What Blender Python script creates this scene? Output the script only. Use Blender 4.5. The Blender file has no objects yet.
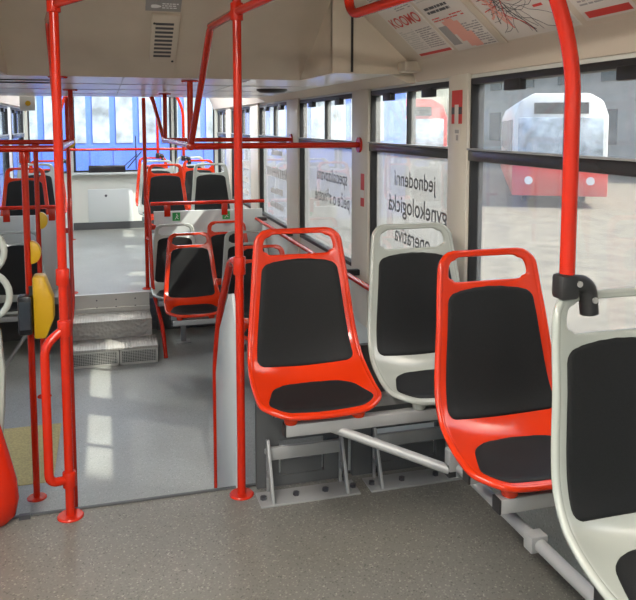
import bpy, bmesh, math, random
from mathutils import Vector, Matrix
random.seed(7)
PI = math.pi
SC = bpy.context.scene
COL = SC.collection
V = Vector

# ------------------------------------------------------------------ materials
def mat(name, col, rough=.5, metal=0., spec=.5, noise=0., nscale=20., bump=0., bscale=200., coat=0.):
    m = bpy.data.materials.new(name); m.use_nodes = True
    nt = m.node_tree; b = nt.nodes['Principled BSDF']
    b.inputs['Base Color'].default_value = (*col, 1)
    b.inputs['Roughness'].default_value = rough
    b.inputs['Metallic'].default_value = metal
    b.inputs['Specular IOR Level'].default_value = spec
    b.inputs['Coat Weight'].default_value = coat
    tc = nt.nodes.new('ShaderNodeTexCoord')
    if noise:
        n = nt.nodes.new('ShaderNodeTexNoise'); n.inputs['Scale'].default_value = nscale; n.inputs['Detail'].default_value = 4
        r = nt.nodes.new('ShaderNodeValToRGB')
        r.color_ramp.elements[0].position = .3; r.color_ramp.elements[1].position = .7
        r.color_ramp.elements[0].color = (*[max(0, c*(1-noise)) for c in col], 1)
        r.color_ramp.elements[1].color = (*[min(1, c*(1+noise)) for c in col], 1)
        nt.links.new(tc.outputs['Object'], n.inputs['Vector']); nt.links.new(n.outputs['Fac'], r.inputs['Fac'])
        nt.links.new(r.outputs['Color'], b.inputs['Base Color'])
    if bump:
        n2 = nt.nodes.new('ShaderNodeTexNoise'); n2.inputs['Scale'].default_value = bscale
        bp = nt.nodes.new('ShaderNodeBump'); bp.inputs['Strength'].default_value = bump; bp.inputs['Distance'].default_value = .002
        nt.links.new(tc.outputs['Object'], n2.inputs['Vector']); nt.links.new(n2.outputs['Fac'], bp.inputs['Height'])
        nt.links.new(bp.outputs['Normal'], b.inputs['Normal'])
    return m

def floor_mat(name, base, dark, light):
    m = mat(name, base, .42, bump=.15, bscale=500, spec=.45); nt = m.node_tree; b = nt.nodes['Principled BSDF']
    tc = nt.nodes['Texture Coordinate']
    v = nt.nodes.new('ShaderNodeTexVoronoi'); v.inputs['Scale'].default_value = 190
    r = nt.nodes.new('ShaderNodeValToRGB'); e = r.color_ramp.elements
    e[0].position = 0; e[0].color = (*dark, 1); e[1].position = 1; e[1].color = (*light, 1)
    for p in (.25, .75):
        q = e.new(p); q.color = (*base, 1)
    n = nt.nodes.new('ShaderNodeTexNoise'); n.inputs['Scale'].default_value = 2.2; n.inputs['Detail'].default_value = 6
    mx = nt.nodes.new('ShaderNodeMix'); mx.data_type = 'RGBA'; mx.blend_type = 'MULTIPLY'; mx.inputs['Factor'].default_value = .6
    r2 = nt.nodes.new('ShaderNodeValToRGB'); r2.color_ramp.elements[0].position = .3; r2.color_ramp.elements[1].position = .7
    r2.color_ramp.elements[0].color = (.72, .7, .62, 1); r2.color_ramp.elements[1].color = (1, 1, 1, 1)
    L = nt.links.new
    L(tc.outputs['Object'], v.inputs['Vector']); L(tc.outputs['Object'], n.inputs['Vector'])
    L(v.outputs['Color'], r.inputs['Fac']); L(n.outputs['Fac'], r2.inputs['Fac'])
    L(r.outputs['Color'], mx.inputs['A']); L(r2.outputs['Color'], mx.inputs['B']); L(mx.outputs['Result'], b.inputs['Base Color'])
    return m

def glass_mat(name, haze=.08, tint=(.96, .98, .97)):
    m = bpy.data.materials.new(name); m.use_nodes = True; nt = m.node_tree
    nt.nodes.clear(); o = nt.nodes.new('ShaderNodeOutputMaterial')
    t = nt.nodes.new('ShaderNodeBsdfTransparent'); t.inputs['Color'].default_value = (*tint, 1)
    tr = nt.nodes.new('ShaderNodeBsdfTranslucent'); tr.inputs['Color'].default_value = (.5, .52, .51, 1)
    g = nt.nodes.new('ShaderNodeBsdfGlossy'); g.inputs['Roughness'].default_value = .02
    lw = nt.nodes.new('ShaderNodeLayerWeight'); lw.inputs['Blend'].default_value = .5; pw = nt.nodes.new('ShaderNodeMath'); pw.operation = 'POWER'; pw.inputs[1].default_value = 4.; fr = nt.nodes.new('ShaderNodeMath'); fr.operation = 'MULTIPLY_ADD'; fr.inputs[1].default_value = .45; fr.inputs[2].default_value = .03
    n = nt.nodes.new('ShaderNodeTexNoise'); n.inputs['Scale'].default_value = 5; n.inputs['Detail'].default_value = 6
    mr = nt.nodes.new('ShaderNodeMapRange'); mr.inputs[1].default_value = .3; mr.inputs[2].default_value = .75
    mr.inputs[3].default_value = haze*.5; mr.inputs[4].default_value = haze*1.6
    a = nt.nodes.new('ShaderNodeMixShader'); c = nt.nodes.new('ShaderNodeMixShader')
    L = nt.links.new
    L(n.outputs['Fac'], mr.inputs[0]); L(mr.outputs[0], a.inputs[0]); L(t.outputs[0], a.inputs[1]); L(tr.outputs[0], a.inputs[2])
    L(lw.outputs['Facing'], pw.inputs[0]); L(pw.outputs[0], fr.inputs[0]); L(fr.outputs[0], c.inputs[0]); L(a.outputs[0], c.inputs[1]); L(g.outputs[0], c.inputs[2]); L(c.outputs[0], o.inputs[0])
    return m

def film_mat(name, see=.25):
    m = bpy.data.materials.new(name); m.use_nodes = True; nt = m.node_tree
    nt.nodes.clear(); o = nt.nodes.new('ShaderNodeOutputMaterial')
    t = nt.nodes.new('ShaderNodeBsdfTransparent')
    tr = nt.nodes.new('ShaderNodeBsdfTranslucent'); tr.inputs['Color'].default_value = (.42, .42, .42, 1)
    d = nt.nodes.new('ShaderNodeBsdfDiffuse'); d.inputs['Color'].default_value = (.85, .85, .85, 1)
    a = nt.nodes.new('ShaderNodeMixShader'); a.inputs[0].default_value = .45
    c = nt.nodes.new('ShaderNodeMixShader'); c.inputs[0].default_value = see
    L = nt.links.new
    L(tr.outputs[0], a.inputs[1]); L(d.outputs[0], a.inputs[2]); L(a.outputs[0], c.inputs[1]); L(t.outputs[0], c.inputs[2]); L(c.outputs[0], o.inputs[0])
    return m

def tread_mat(name, kind):
    m = mat(name, (.36, .345, .31), .5, metal=.4); nt = m.node_tree; b = nt.nodes['Principled BSDF']; tc = nt.nodes['Texture Coordinate']
    bp = nt.nodes.new('ShaderNodeBump'); bp.inputs['Strength'].default_value = .7; bp.inputs['Distance'].default_value = .006
    L = nt.links.new
    if kind == 'ribs':
        w = nt.nodes.new('ShaderNodeTexWave'); bp.inputs['Strength'].default_value = .3; w.inputs['Scale'].default_value = 15; w.bands_direction = 'X'
        L(tc.outputs['Object'], w.inputs['Vector']); L(w.outputs['Fac'], bp.inputs['Height'])
    else:
        ck = nt.nodes.new('ShaderNodeTexVoronoi'); ck.inputs['Scale'].default_value = 34; bp.inputs['Distance'].default_value = .012
        L(tc.outputs['Object'], ck.inputs['Vector']); L(ck.outputs['Distance'], bp.inputs['Height'])
    L(bp.outputs['Normal'], b.inputs['Normal'])
    return m

M = dict(
    red=mat('red_paint', (.47, .016, .003), .25, spec=.35, coat=.15),
    redseat=mat('red_plastic', (.52, .026, .003), .2, spec=.4, coat=.2),
    whiteseat=mat('pale_grey_plastic', (.33, .35, .315), .25, coat=.3),
    pad=mat('black_upholstery', (.0105, .011, .0115), .58, spec=.2, noise=.15, nscale=300, bump=.2, bscale=900),
    black=mat('black_rubber', (.015, .015, .016), .45),
    blackgloss=mat('black_plastic', (.02, .02, .022), .25),
    steel=mat('grey_steel', (.30, .305, .30), .42, metal=.25),
    darkpanel=mat('dark_grey_panel', (.065, .068, .07), .5),
    bolt=mat('dark_bolt', (.10, .10, .11), .35, metal=.7),
    beige=mat('beige_laminate', (.54, .465, .37), .5, noise=.04, nscale=6),
    beigelt=mat('beige_laminate_light', (.56, .49, .40), .5),
    ceil=mat('glossy_white_laminate', (.80, .78, .74), .26, spec=.6),
    wall=mat('pale_wall_laminate', (.60, .61, .56), .4),
    pillar=mat('cream_window_post', (.58, .54, .46), .35),
    panel=mat('light_grey_panel', (.55, .58, .57), .35),
    alu=mat('aluminium', (.55, .54, .50), .35, metal=.7),
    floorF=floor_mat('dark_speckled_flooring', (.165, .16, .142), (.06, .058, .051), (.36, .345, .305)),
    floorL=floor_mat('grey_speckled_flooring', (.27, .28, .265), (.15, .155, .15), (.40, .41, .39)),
    ribs=tread_mat('ribbed_aluminium', 'ribs'), diamond=tread_mat('diamond_plate', 'diamond'),
    yellow=mat('yellow_plastic', (.75, .44, .015), .35),
    mustard=mat('yellow_tactile_mat', (.42, .34, .13), .7, noise=.2, nscale=90, bump=.4, bscale=160),
    glass=glass_mat('window_glass', .16), rearglass=glass_mat('rear_window_glass', .04),
    film=film_mat('white_window_film', .36),
    ink=mat('dark_print', (.07, .07, .075), .6), greyink=mat('grey_print', (.30, .29, .28), .7),
    palegrey=mat('pale_grey_print', (.48, .46, .43), .7),
    paper=mat('white_paper', (.62, .58, .53), .5), redprint=mat('red_print', (.55, .04, .03), .5),
    pinkprint=mat('pink_print', (.70, .33, .26), .5),
    green=mat('green_sticker', (.02, .33, .07), .45), white=mat('white_paint', (.75, .75, .74), .35),
    cobble=mat('cobblestones', (.15, .132, .10), .8, noise=.3, nscale=3, bump=.6, bscale=14),
    facade=mat('grey_facade', (.42, .42, .42), .8, noise=.1, nscale=1), facade2=mat('cream_facade', (.40, .37, .31), .8, noise=.1, nscale=1),
    darkglass=mat('dark_window_glass', (.06, .075, .09), .1),
    midglass=mat('grey_vehicle_glass', (.42, .48, .52), .12, noise=.5, nscale=3),
    blue=mat('blue_vehicle_paint', (.10, .20, .72), .3), bluedk=mat('blue_seam', (.06, .10, .40), .4),
    tramwhite=mat('tram_white_paint', (.75, .75, .72), .3), tramred=mat('tram_red_paint', (.6, .05, .04), .3),
    lamp=None,
)

# ------------------------------------------------------------------ mesh builder
class MB:
    def __init__(s): s.v = []; s.f = []
    def add(s, vs, fs):
        o = len(s.v); s.v += [V(p) for p in vs]; s.f += [tuple(i+o for i in f) for f in fs]; return s
    def box(s, x0, x1, y0, y1, z0, z1):
        vs = [(x, y, z) for x in (x0, x1) for y in (y0, y1) for z in (z0, z1)]
        return s.add(vs, [(0,1,3,2),(4,6,7,5),(0,4,5,1),(2,3,7,6),(0,2,6,4),(1,5,7,3)])
    def obox(s, o, a, b, c):                     # oriented box from corner o with edge vectors
        o, a, b, c = V(o), V(a), V(b), V(c)
        vs = [o+a*i+b*j+c*k for i in (0,1) for j in (0,1) for k in (0,1)]
        return s.add(vs, [(0,1,3,2),(4,6,7,5),(0,4,5,1),(2,3,7,6),(0,2,6,4),(1,5,7,3)])
    def prism(s, poly, axis, a, b):              # polygon extruded along an axis
        n = len(poly); vs = []
        for t in (a, b):
            for p, q in poly:
                vs.append({'x': (t, p, q), 'y': (p, t, q), 'z': (p, q, t)}[axis])
        return s.add(vs, [tuple(range(n)), tuple(range(2*n-1, n-1, -1))] + [(i, (i+1) % n, n+(i+1) % n, n+i) for i in range(n)])
    def tube(s, pts, r=.017, n=12, closed=False):
        pts = [V(p) for p in pts]; N = len(pts); o = len(s.v); up = None
        for i, p in enumerate(pts):
            if closed: d = pts[(i+1) % N]-pts[i-1]
            else: d = pts[min(i+1, N-1)]-pts[max(i-1, 0)]
            d.normalize()
            if up is None:
                up = V((0, 0, 1)) if abs(d.z) < .9 else V((1, 0, 0))
            a = (up-d*up.dot(d)).normalized(); up = a; b = d.cross(a)
            for k in range(n):
                t = 2*PI*k/n; s.v.append(p+(a*math.cos(t)+b*math.sin(t))*r)
        for i in range(N if closed else N-1):
            j = (i+1) % N
            for k in range(n):
                s.f.append((o+i*n+k, o+i*n+(k+1) % n, o+j*n+(k+1) % n, o+j*n+k))
        if not closed:
            s.f.append(tuple(o+k for k in range(n-1, -1, -1))); s.f.append(tuple(o+(N-1)*n+k for k in range(n)))
        return s
    def cyl(s, p, q, r, n=20): return s.tube([p, q], r, n)
    def lathe(s, c, prof, n=24):                 # prof: (radius, z)
        o = len(s.v); c = V(c); m = len(prof)
        for r, z in prof:
            for k in range(n):
                t = 2*PI*k/n; s.v.append(c+V((r*math.cos(t), r*math.sin(t), z)))
        for i in range(m-1):
            for k in range(n): s.f.append((o+i*n+k, o+i*n+(k+1) % n, o+(i+1)*n+(k+1) % n, o+(i+1)*n+k))
        s.f.append(tuple(o+k for k in range(n-1, -1, -1))); s.f.append(tuple(o+(m-1)*n+k for k in range(n)))
        return s
    def build(s, name, m, parent=None, bevel=0, smooth=True, origin=None):
        off = V((0, 0, 0)); p = parent
        while p is not None: off += p.location; p = p.parent
        loc = V((0, 0, 0))
        if parent is None:
            if origin is None:
                lo = [min(v[i] for v in s.v) for i in range(3)]; hi = [max(v[i] for v in s.v) for i in range(3)]
                origin = ((lo[0]+hi[0])/2, (lo[1]+hi[1])/2, lo[2])
            loc = V(origin); off = loc
        me = bpy.data.meshes.new(name); me.from_pydata([v-off for v in s.v], [], s.f)
        bm = bmesh.new(); bm.from_mesh(me)
        bmesh.ops.recalc_face_normals(bm, faces=bm.faces)
        if bevel:
            ed = [e for e in bm.edges if len(e.link_faces) == 2 and e.calc_face_angle(0) > .5]
            bmesh.ops.bevel(bm, geom=ed, offset=bevel, segments=2, affect='EDGES', profile=.5, clamp_overlap=True)
        bm.to_mesh(me); bm.free()
        if smooth:
            me.polygons.foreach_set('use_smooth', [True]*len(me.polygons)); me.set_sharp_from_angle(angle=math.radians(38))
        me.materials.append(m)
        o = bpy.data.objects.new(name, me); COL.objects.link(o); o.location = loc; o.parent = parent
        return o

def fillet(pts, rad=.05, n=6):
    pts = [V(p) for p in pts]; out = [pts[0]]
    for i in range(1, len(pts)-1):
        p, a, b = pts[i], pts[i-1]-pts[i], pts[i+1]-pts[i]
        r = min(rad, a.length*.48, b.length*.48); a.normalize(); b.normalize()
        A, B = p+a*r, p+b*r
        for k in range(n+1):
            t = k/n; out.append(A*(1-t)**2+p*2*t*(1-t)+B*t*t)
    out.append(pts[-1]); return out

def tag(o, label, cat, group=None):
    o['label'] = label; o['category'] = cat
    if group: o['group'] = group
    return o
def thing(name, loc, label, cat, group=None):
    o = bpy.data.objects.new(name, None); COL.objects.link(o); o.location = loc; o.empty_display_size = .1
    return tag(o, label, cat, group)
def struct(o): o['kind'] = 'structure'; return o
def sroot(name, loc):
    o = bpy.data.objects.new(name, None); COL.objects.link(o); o.location = loc; return struct(o)
def dup(root, loc, label, group=None, rz=None, swap=None):
    r = root.copy(); COL.objects.link(r); r.location = loc; r['label'] = label
    if group: r['group'] = group
    if rz is not None: r.rotation_euler.z = rz
    for ch in [c for c in ALL_CH(root)]:
        c = ch.copy(); COL.objects.link(c); c.parent = r
        for g in ALL_CH(ch):
            d = g.copy(); COL.objects.link(d); d.parent = c
    return r
def ALL_CH(o): return [c for c in bpy.data.objects if c.parent == o]

def text_mesh(name, s, m, parent, origin, u, v, height, align='CENTER', offset_n=0., bold=0., xs=1.):
    cu = bpy.data.curves.new('t', 'FONT'); cu.body = s; cu.size = 1; cu.align_x = align; cu.offset = bold
    t = bpy.data.objects.new('t', cu); COL.objects.link(t)
    dg = bpy.context.evaluated_depsgraph_get(); me = bpy.data.meshes.new_from_object(t.evaluated_get(dg))
    bpy.data.objects.remove(t); bpy.data.curves.remove(cu)
    u, v, o = V(u), V(v), V(origin); n = u.cross(v); off = V((0, 0, 0)); p = parent
    while p is not None: off += p.location; p = p.parent
    for vt in me.vertices:
        c = vt.co.copy(); vt.co = o+u*c.x*height*xs+v*c.y*height+n*offset_n-off
    me.name = name; me.materials.clear(); me.materials.append(m)
    ob = bpy.data.objects.new(name, me); COL.objects.link(ob); ob.parent = parent
    return ob

# ------------------------------------------------------------------ dimensions (metres; eye above the origin, high floor z=0)
XR, XL = 1.45, -.95
LOW = -.44
YE = 2.825            # edge of the foreground floor
YS = 5.90            # lowest riser of the far steps
YH = 6.52            # far high floor starts
YP = 6.85            # far partitions
YB = 10.7            # rear wall
ZL = 1.69            # low ceiling
ZC = 2.05            # high ceiling

# ------------------------------------------------------------------ shell
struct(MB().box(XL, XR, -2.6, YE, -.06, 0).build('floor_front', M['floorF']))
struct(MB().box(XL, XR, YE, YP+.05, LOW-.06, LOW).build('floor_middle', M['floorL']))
fl = MB().prism([(XL, YH), (.40, YH), (.40, YP), (XR, YP), (XR, 9.9), (.95, YB), (-.45, YB), (XL, 9.9)], 'z', -.06, 0)
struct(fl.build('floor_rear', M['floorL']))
struct(MB().box(XL, XR, YE, YE+.012, LOW, -.002).build('wall_step', M['darkpanel']))
tr = MB().box(XL, XR, YE-.006, YE+.012, -.002, .005).build('trim_1', M['darkpanel'], bevel=.002); struct(tr)
# riser under the far partitions
struct(MB().box(.42, XR, YP, YP+.03, LOW, 0).box(XL, -.32, YP, YP+.03, LOW, 0).build('wall_riser', M['darkpanel']))

# right wall with window openings
WIN = [(-1.15, .03), (.20, 1.32), (1.47, 2.77), (2.92, 3.96), (4.22, 5.54), (5.88, 7.08), (7.45, 8.72), (9.02, 9.82)]
ZS, ZH, ZT = .58, 1.64, 1.325
def side_wall(name, x0, x1, wins, y0, y1, m):
    b = MB(); b.box(x0, x1, y0, y1, -.5, ZS); b.box(x0, x1, y0, y1, ZH, 2.2)
    e = y0
    for a, c in wins:
        b.box(x0, x1, e, a, ZS, ZH); e = c
    b.box(x0, x1, e, y1, ZS, ZH)
    return struct(b.build(name, m, smooth=False))
side_wall('wall_right', XR, XR+.06, WIN, -2.6, 9.9, M['wall'])
struct(MB().box(XR-.012, XR-.001, -2.5, YE-.1, 0, .46).build('baseboard_right', M['floorL'], smooth=False))
# cream inner window posts (trim) on the right wall
posts = MB()
for (a, b), (c, d) in zip(WIN[:-1], WIN[1:]):
    posts.box(XR-.022, XR+.002, b-.012, c+.012, ZS-.3, ZH+.02)
struct(posts.build('trim_2', M['pillar'], bevel=.006))
LW = [(-1.3, .0), (.25, 1.45), (1.65, 2.80), (5.75, 6.65), (7.0, 8.2), (8.5, 9.7)]
b = MB(); e = -2.6
b.box(XL-.06, XL, -2.6, 3.55, -.5, ZS); b.box(XL-.06, XL, 5.45, 9.9, -.5, ZS); b.box(XL-.06, XL, -2.6, 9.9, ZH, 2.2)
for a, c in LW[:3]+[(3.55, 5.45)]+LW[3:]:
    b.box(XL-.06, XL, e, a, ZS, ZH); e = c
b.box(XL-.06, XL, e, 9.9, ZS, ZH)
struct(b.build('wall_left', M['wall'], smooth=False))
# rear wall with chamfered corners
def rear_piece(p, q, z0, z1, t=.04):
    p, q = V((*p, 0)), V((*q, 0)); d = (q-p).normalized(); n = V((-d.y, d.x, 0))*t
    return [(p.x, p.y), (q.x, q.y), (q.x+n.x, q.y+n.y), (p.x+n.x, p.y+n.y)], z0, z1
rb = MB()
RL, RR = (-.45, YB), (.95, YB)
for p, q in (((XR, 9.9), RR), (RR, RL), (RL, (XL, 9.9))):
    poly, _, _ = rear_piece(q, p, 0, 0)
    rb.prism(poly, 'z', -.5, .80); rb.prism(poly, 'z', 1.95, 2.2)
for c in (RL, RR, (XR, 9.9), (XL, 9.9)):
    rb.box(c[0]-.035, c[0]+.035, c[1]-.02, c[1]+.05, .8, 1.95)
struct(rb.build('wall_rear', M['wall'], smooth=False))
struct(MB().box(-.44, .94, YB-.02, YB-.004, 0, .10).build('baseboard_rear', M['darkpanel']))
# front end behind the camera: driver's bulkhead with windscreen
fb = MB().box(XL, XR, -2.66, -2.6, -.5, .75).box(XL, XR, -2.66, -2.6, 1.85, 2.2).box(XL, XL+.12, -2.66, -2.6, .75, 1.85).box(XR-.12, XR, -2.66, -2.6, .75, 1.85)
struct(fb.build('wall_front', M['wall'], smooth=False))

# ceilings
cs = MB()
X0, X1 = -.44, 1.02
cs.box(XL, XR, -2.6, 3.30, ZC, ZC+.04)
struct(cs.build('ceiling_front', M['beigelt'], smooth=False))
RY0, RY1 = 3.28, 3.90
rp = MB()
rp.add([(X0, RY0, ZC), (X1, RY0, ZC), (X1, RY1, ZL), (X0, RY1, ZL), (X0, RY0, ZC+.03), (X1, RY0, ZC+.03), (X1, RY1+.03, ZL+.03), (X0, RY1+.03, ZL+.03)],
       [(0,1,2,3), (4,7,6,5), (0,4,5,1), (2,6,7,3), (1,5,6,2), (0,3,7,4)])
struct(rp.build('ceiling_slope', M['beige'], smooth=False))
bk = MB()
for xa, xb in ((XL, X0), (X1, XR)):
    bk.box(xa, xb, RY0+.02, RY0+.05, ZL, ZC)
bk.add([(X1, RY0+.035, ZL), (X1, RY1, ZL), (X1, RY0+.035, ZC), (X1+.02, RY0+.035, ZL), (X1+.02, RY1, ZL), (X1+.02, RY0+.035, ZC)],
       [(0,1,2), (3,5,4), (0,3,4,1), (1,4,5,2), (2,5,3,0)])
bk.add([(X0, RY0+.035, ZL), (X0, RY1, ZL), (X0, RY0+.035, ZC), (X0-.02, RY0+.035, ZL), (X0-.02, RY1, ZL), (X0-.02, RY0+.035, ZC)],
       [(0,1,2), (3,5,4), (0,3,4,1), (1,4,5,2), (2,5,3,0)])
struct(bk.build('wall_bulkhead', M['beige'], smooth=False))
struct(MB().box(1.108, 1.118, RY0+.012, RY0+.022, ZL+.005, ZC).build('trim_3', M['black']))
lc = MB().box(X0-.02, X1+.02, RY1, YH+.05, ZL, ZL+.03).box(XL, X0-.021, RY0+.055, YH+.05, ZL, ZL+.03).box(X1+.021, XR, RY0+.055, YH+.05, ZL, ZL+.03)
struct(lc.build('ceiling_middle', M['ceil'], smooth=False))
rc = MB().prism([(XL, YH+.05), (XR, YH+.05), (XR, 9.9), (.95, YB), (-.45, YB), (XL, 9.9)], 'z', ZC, ZC+.04)
struct(rc.build('ceiling_rear', M['ceil'], smooth=False))
struct(MB().box(XL, XR, YH+.05, YH+.08, ZL, ZC).build('wall_header', M['beigelt'], smooth=False))
# seams on the low ceiling
sm = MB()
for y in (4.55, 5.25, 6.0): sm.box(XL+.05, XR-.05, y, y+.008, ZL-.002, ZL+.001)
for x in (.1, .75): sm.box(x, x+.006, RY1+.02, YH, ZL-.002, ZL+.001)
struct(sm.build('trim_4', M['greyink'], smooth=False))

# coves above the near windows
CA, CB = V((1.40, 0, 1.745)), V((1.06, 0, ZC))      # lower, upper edge of the cove
cv = MB()
cv.prism([(1.40, 1.745), (1.06, ZC), (1.12, ZC+.03), (1.46, 1.80)], 'y', -2.6, RY0+.02)
cv.prism([(1.40, 1.745), (1.44, 1.655), (1.46, 1.655), (1.46, 1.80)], 'y', -2.6, RY0+.02)
struct(cv.build('trim_5', M['beigelt'], smooth=False))
cl = MB().prism([(-.90, 1.745), (-.52, ZC), (-.58, ZC+.03), (-.96, 1.80)], 'y', -2.6, RY0+.02)
struct(cl.build('trim_6', M['beigelt'], smooth=False))
# cornice under the low and the rear ceiling
struct(MB().prism([(1.33, ZL-.001), (1.41, 1.652), (1.45, 1.652), (1.45, ZL-.001)], 'y', RY0+.06, YH+.04).build('trim_7', M['beigelt'], smooth=False))
struct(MB().prism([(1.25, ZC-.001), (1.40, 1.655), (1.45, 1.655), (1.45, ZC-.001)], 'y', YH+.09, 9.88).build('trim_8', M['beigelt'], smooth=False))
struct(MB().prism([(-.75, ZC-.001), (-.90, 1.655), (-.95, 1.655), (-.95, ZC-.001)], 'y', YH+.09, 9.88).build('trim_9', M['beigelt'], smooth=False))

# ------------------------------------------------------------------ windows
def side_window(n, x, sgn, a, c, film=None, lower=True):
    """x = inner wall plane, sgn = outward direction"""
    w = sroot('window_%d' % n, (x+sgn*.03, (a+c)/2, ZS))
    f = MB(); xi, xo = sorted((x-sgn*.006, x+sgn*.05)); fw = .026
    f.box(xi, xo, a, a+fw, ZS, ZH).box(xi, xo, c-fw, c, ZS, ZH).box(xi, xo, a, c, ZH-fw, ZH).box(xi, xo, a, c, ZS, ZS+fw)
    f.build('window_frame', M['black'], w, bevel=.003)
    t = MB(); t.box(*sorted((x-sgn*.014, x+sgn*.05)), a+.004, c-.004, ZT-.022, ZT+.022)
    t.build('transom', M['blackgloss'], w, bevel=.004)
    t2 = MB().box(*sorted((x-sgn*.020, x+sgn*.0)), a+.01, c-.01, ZT+.022, ZT+.030); t2.build('transom_lip', M['steel'], w)
    mid = (a+c)/2
    MB().box(*sorted((x+sgn*.004, x+sgn*.045)), mid-.010, mid+.010, ZT, ZH-.01).build('mullion', M['black'], w)
    for y0, y1 in ((a+fw, mid-.01), (mid+.01, c-fw)):
        MB().box(*sorted((x+sgn*.020, x+sgn*.024)), y0, y1, ZT+.02, ZH-fw).build('upper_pane', M['glass'], w)
        yc = (y0+y1)/2
        MB().box(*sorted((x-sgn*.012, x+sgn*.018)), yc-.055, yc+.055, ZH-.062, ZH-.02).build('latch', M['black'], w, bevel=.004)
    MB().box(*sorted((x+sgn*.026, x+sgn*.030)), a+fw, c-fw, ZS+fw, ZT-.02).build('lower_pane', M['glass'], w)
    if film:
        MB().box(*sorted((x+sgn*.032, x+sgn*.034)), a+fw+film[0], c-fw-film[1], ZS+fw, film[2]).build('window_film', M['film'], w)
    return w
W = []
for i, (a, c) in enumerate(WIN):
    film = None
    if i == 3: film = (.02, .0, ZT-.02)
    if i > 3: film = (.0, .0, ZT-.02)
    W.append(side_window(i+1, XR, 1, a, c, film))
LWN = [side_window(20+i, XL, -1, a, c) for i, (a, c) in enumerate(LW)]
XT = XR+.0345
def wtext(w, s, y, z, h, m='ink', xs=1.):
    text_mesh('lettering', s, M[m], w, (XR+.0245, y, z), (0, 1, 0), (0, 0, 1), h, xs=xs, bold=.006)
wtext(W[3], 'jednodenní', 3.40, 1.135, .115)
wtext(W[3], 'gynekologická', 3.38, .995, .128)
wtext(W[3], 'operativa', 3.42, .84, .12)
wtext(W[4], 'specializovaná', 4.80, 1.065, .125)
wtext(W[4], 'péče o těhotné', 4.80, .915, .125)
for k, (wi, yc) in enumerate(((5, 6.45), (6, 8.05))):     # print too small to read
    bars = MB()
    for r_, (z, wd) in enumerate(((1.18, .42), (1.02, .80), (.98, .74), (.83, .44), (.70, .5))):
        y = yc-wd/2
        while y < yc+wd/2:
            l = random.uniform(.03, .07); bars.box(XR+.0235, XR+.0245, y, y+l, z, z+random.uniform(.035, .06)); y += l+.014
    bars.build('lettering', M['palegrey'], W[wi])
# rear windows
def rear_glass(n, p, q, z0=.80, z1=1.95):
    p, q = V((*p, 0)), V((*q, 0)); d = (q-p).normalized(); nn = V((d.y, -d.x, 0))
    o = p+d*.035; L = (q-p).length-.07
    w = sroot('window_%d' % n, ((p.x+q.x)/2, (p.y+q.y)/2, z0))
    f = MB()
    for (s0, s1, a, b) in ((0, .03, z0, z1), (L-.03, L, z0, z1), (0, L, z0, z0+.025), (0, L, z1-.03, z1)):
        f.obox(o+d*s0+nn*-.01+V((0, 0, a)), d*(s1-s0), nn*.03, V((0, 0, b-a)))
    f.build('window_frame', M['black'], w)
    g = MB().obox(o+d*.03+V((0, 0, z0+.025)), d*(L-.06), nn*.004, V((0, 0, z1-z0-.055))); g.build('pane', M['rearglass'], w)
rear_glass(9, RL, RR); rear_glass(10, RR, (XR, 9.9)); rear_glass(11, (XL, 9.9), RL)
ws = sroot('window_12', (.29, -2.63, .75))
MB().box(XL+.12, XR-.12, -2.634, -2.630, .75, 1.85).build('pane', M['rearglass'], ws)
# the double doors opposite the low floor (left, outside the frame)
dr = sroot('door_1', (XL-.03, 4.5, LOW))
for y0, y1 in ((3.57, 4.48), (4.52, 5.43)):
    MB().box(XL-.05, XL-.01, y0, y0+.07, LOW, ZH).box(XL-.05, XL-.01, y1-.07, y1, LOW, ZH).box(XL-.05, XL-.01, y0, y1, LOW, LOW+.12).box(XL-.05, XL-.01, y0, y1, ZH-.08, ZH).build('door_leaf', M['redseat'], dr, bevel=.004)
    MB().box(XL-.034, XL-.030, y0+.07, y1-.07, LOW+.12, ZH-.08).build('pane', M['rearglass'], dr)

# ------------------------------------------------------------------ seats
CTRL = [(.046, 1.046, .312), (.038, 1.008, .326), (.022, .925, .346), (.000, .83, .366), (-.018, .72, .390), (-.034, .63, .410),
        (-.054, .570, .421), (-.086, .524, .428), (-.136, .497, .431), (-.21, .484, .432), (-.30, .479, .428), (-.345, .479, .420), (-.374, .474, .412)]
def spline(t):
    n = len(CTRL)-1; t = max(0, min(n-1e-6, t)); i = int(t); u = t-i
    P = [CTRL[max(0, min(n, i+k))] for k in (-1, 0, 1, 2)]
    return [.5*(2*P[1][j]+(P[2][j]-P[0][j])*u+(2*P[0][j]-5*P[1][j]+4*P[2][j]-P[3][j])*u*u+(3*P[1][j]-P[0][j]-3*P[2][j]+P[3][j])*u**3) for j in range(3)]
ARC = [0.]; TS = [k*.02 for k in range(int((len(CTRL)-1)/.02)+1)]
_pr = spline(0)
for t in TS[1:]:
    q = spline(t); ARC.append(ARC[-1]+math.hypot(q[0]-_pr[0], q[1]-_pr[1])); _pr = q
TOT = ARC[-1]
def at_d(d):
    d = max(0, min(TOT, d)); import bisect
    k = min(len(ARC)-1, bisect.bisect_left(ARC, d)); t = TS[k]
    y, z, w = spline(t); a = spline(t-.05); b_ = spline(t+.05)
    ty, tz = b_[0]-a[0], b_[1]-a[1]; l = math.hypot(ty, tz) or 1
    return y, z, w, V((0, tz/l, -ty/l))           # normal towards the sitter
def seat_pt(d, x, off=0.):
    y, z, w, n = at_d(d); s = x/(w/2)
    c = .018
    # side wings rise where back turns into pan
    c += .034*math.exp(-((d-.565)/.13)**2)
    return V((x, y, z))+n*(c*s*s+off)
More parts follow.
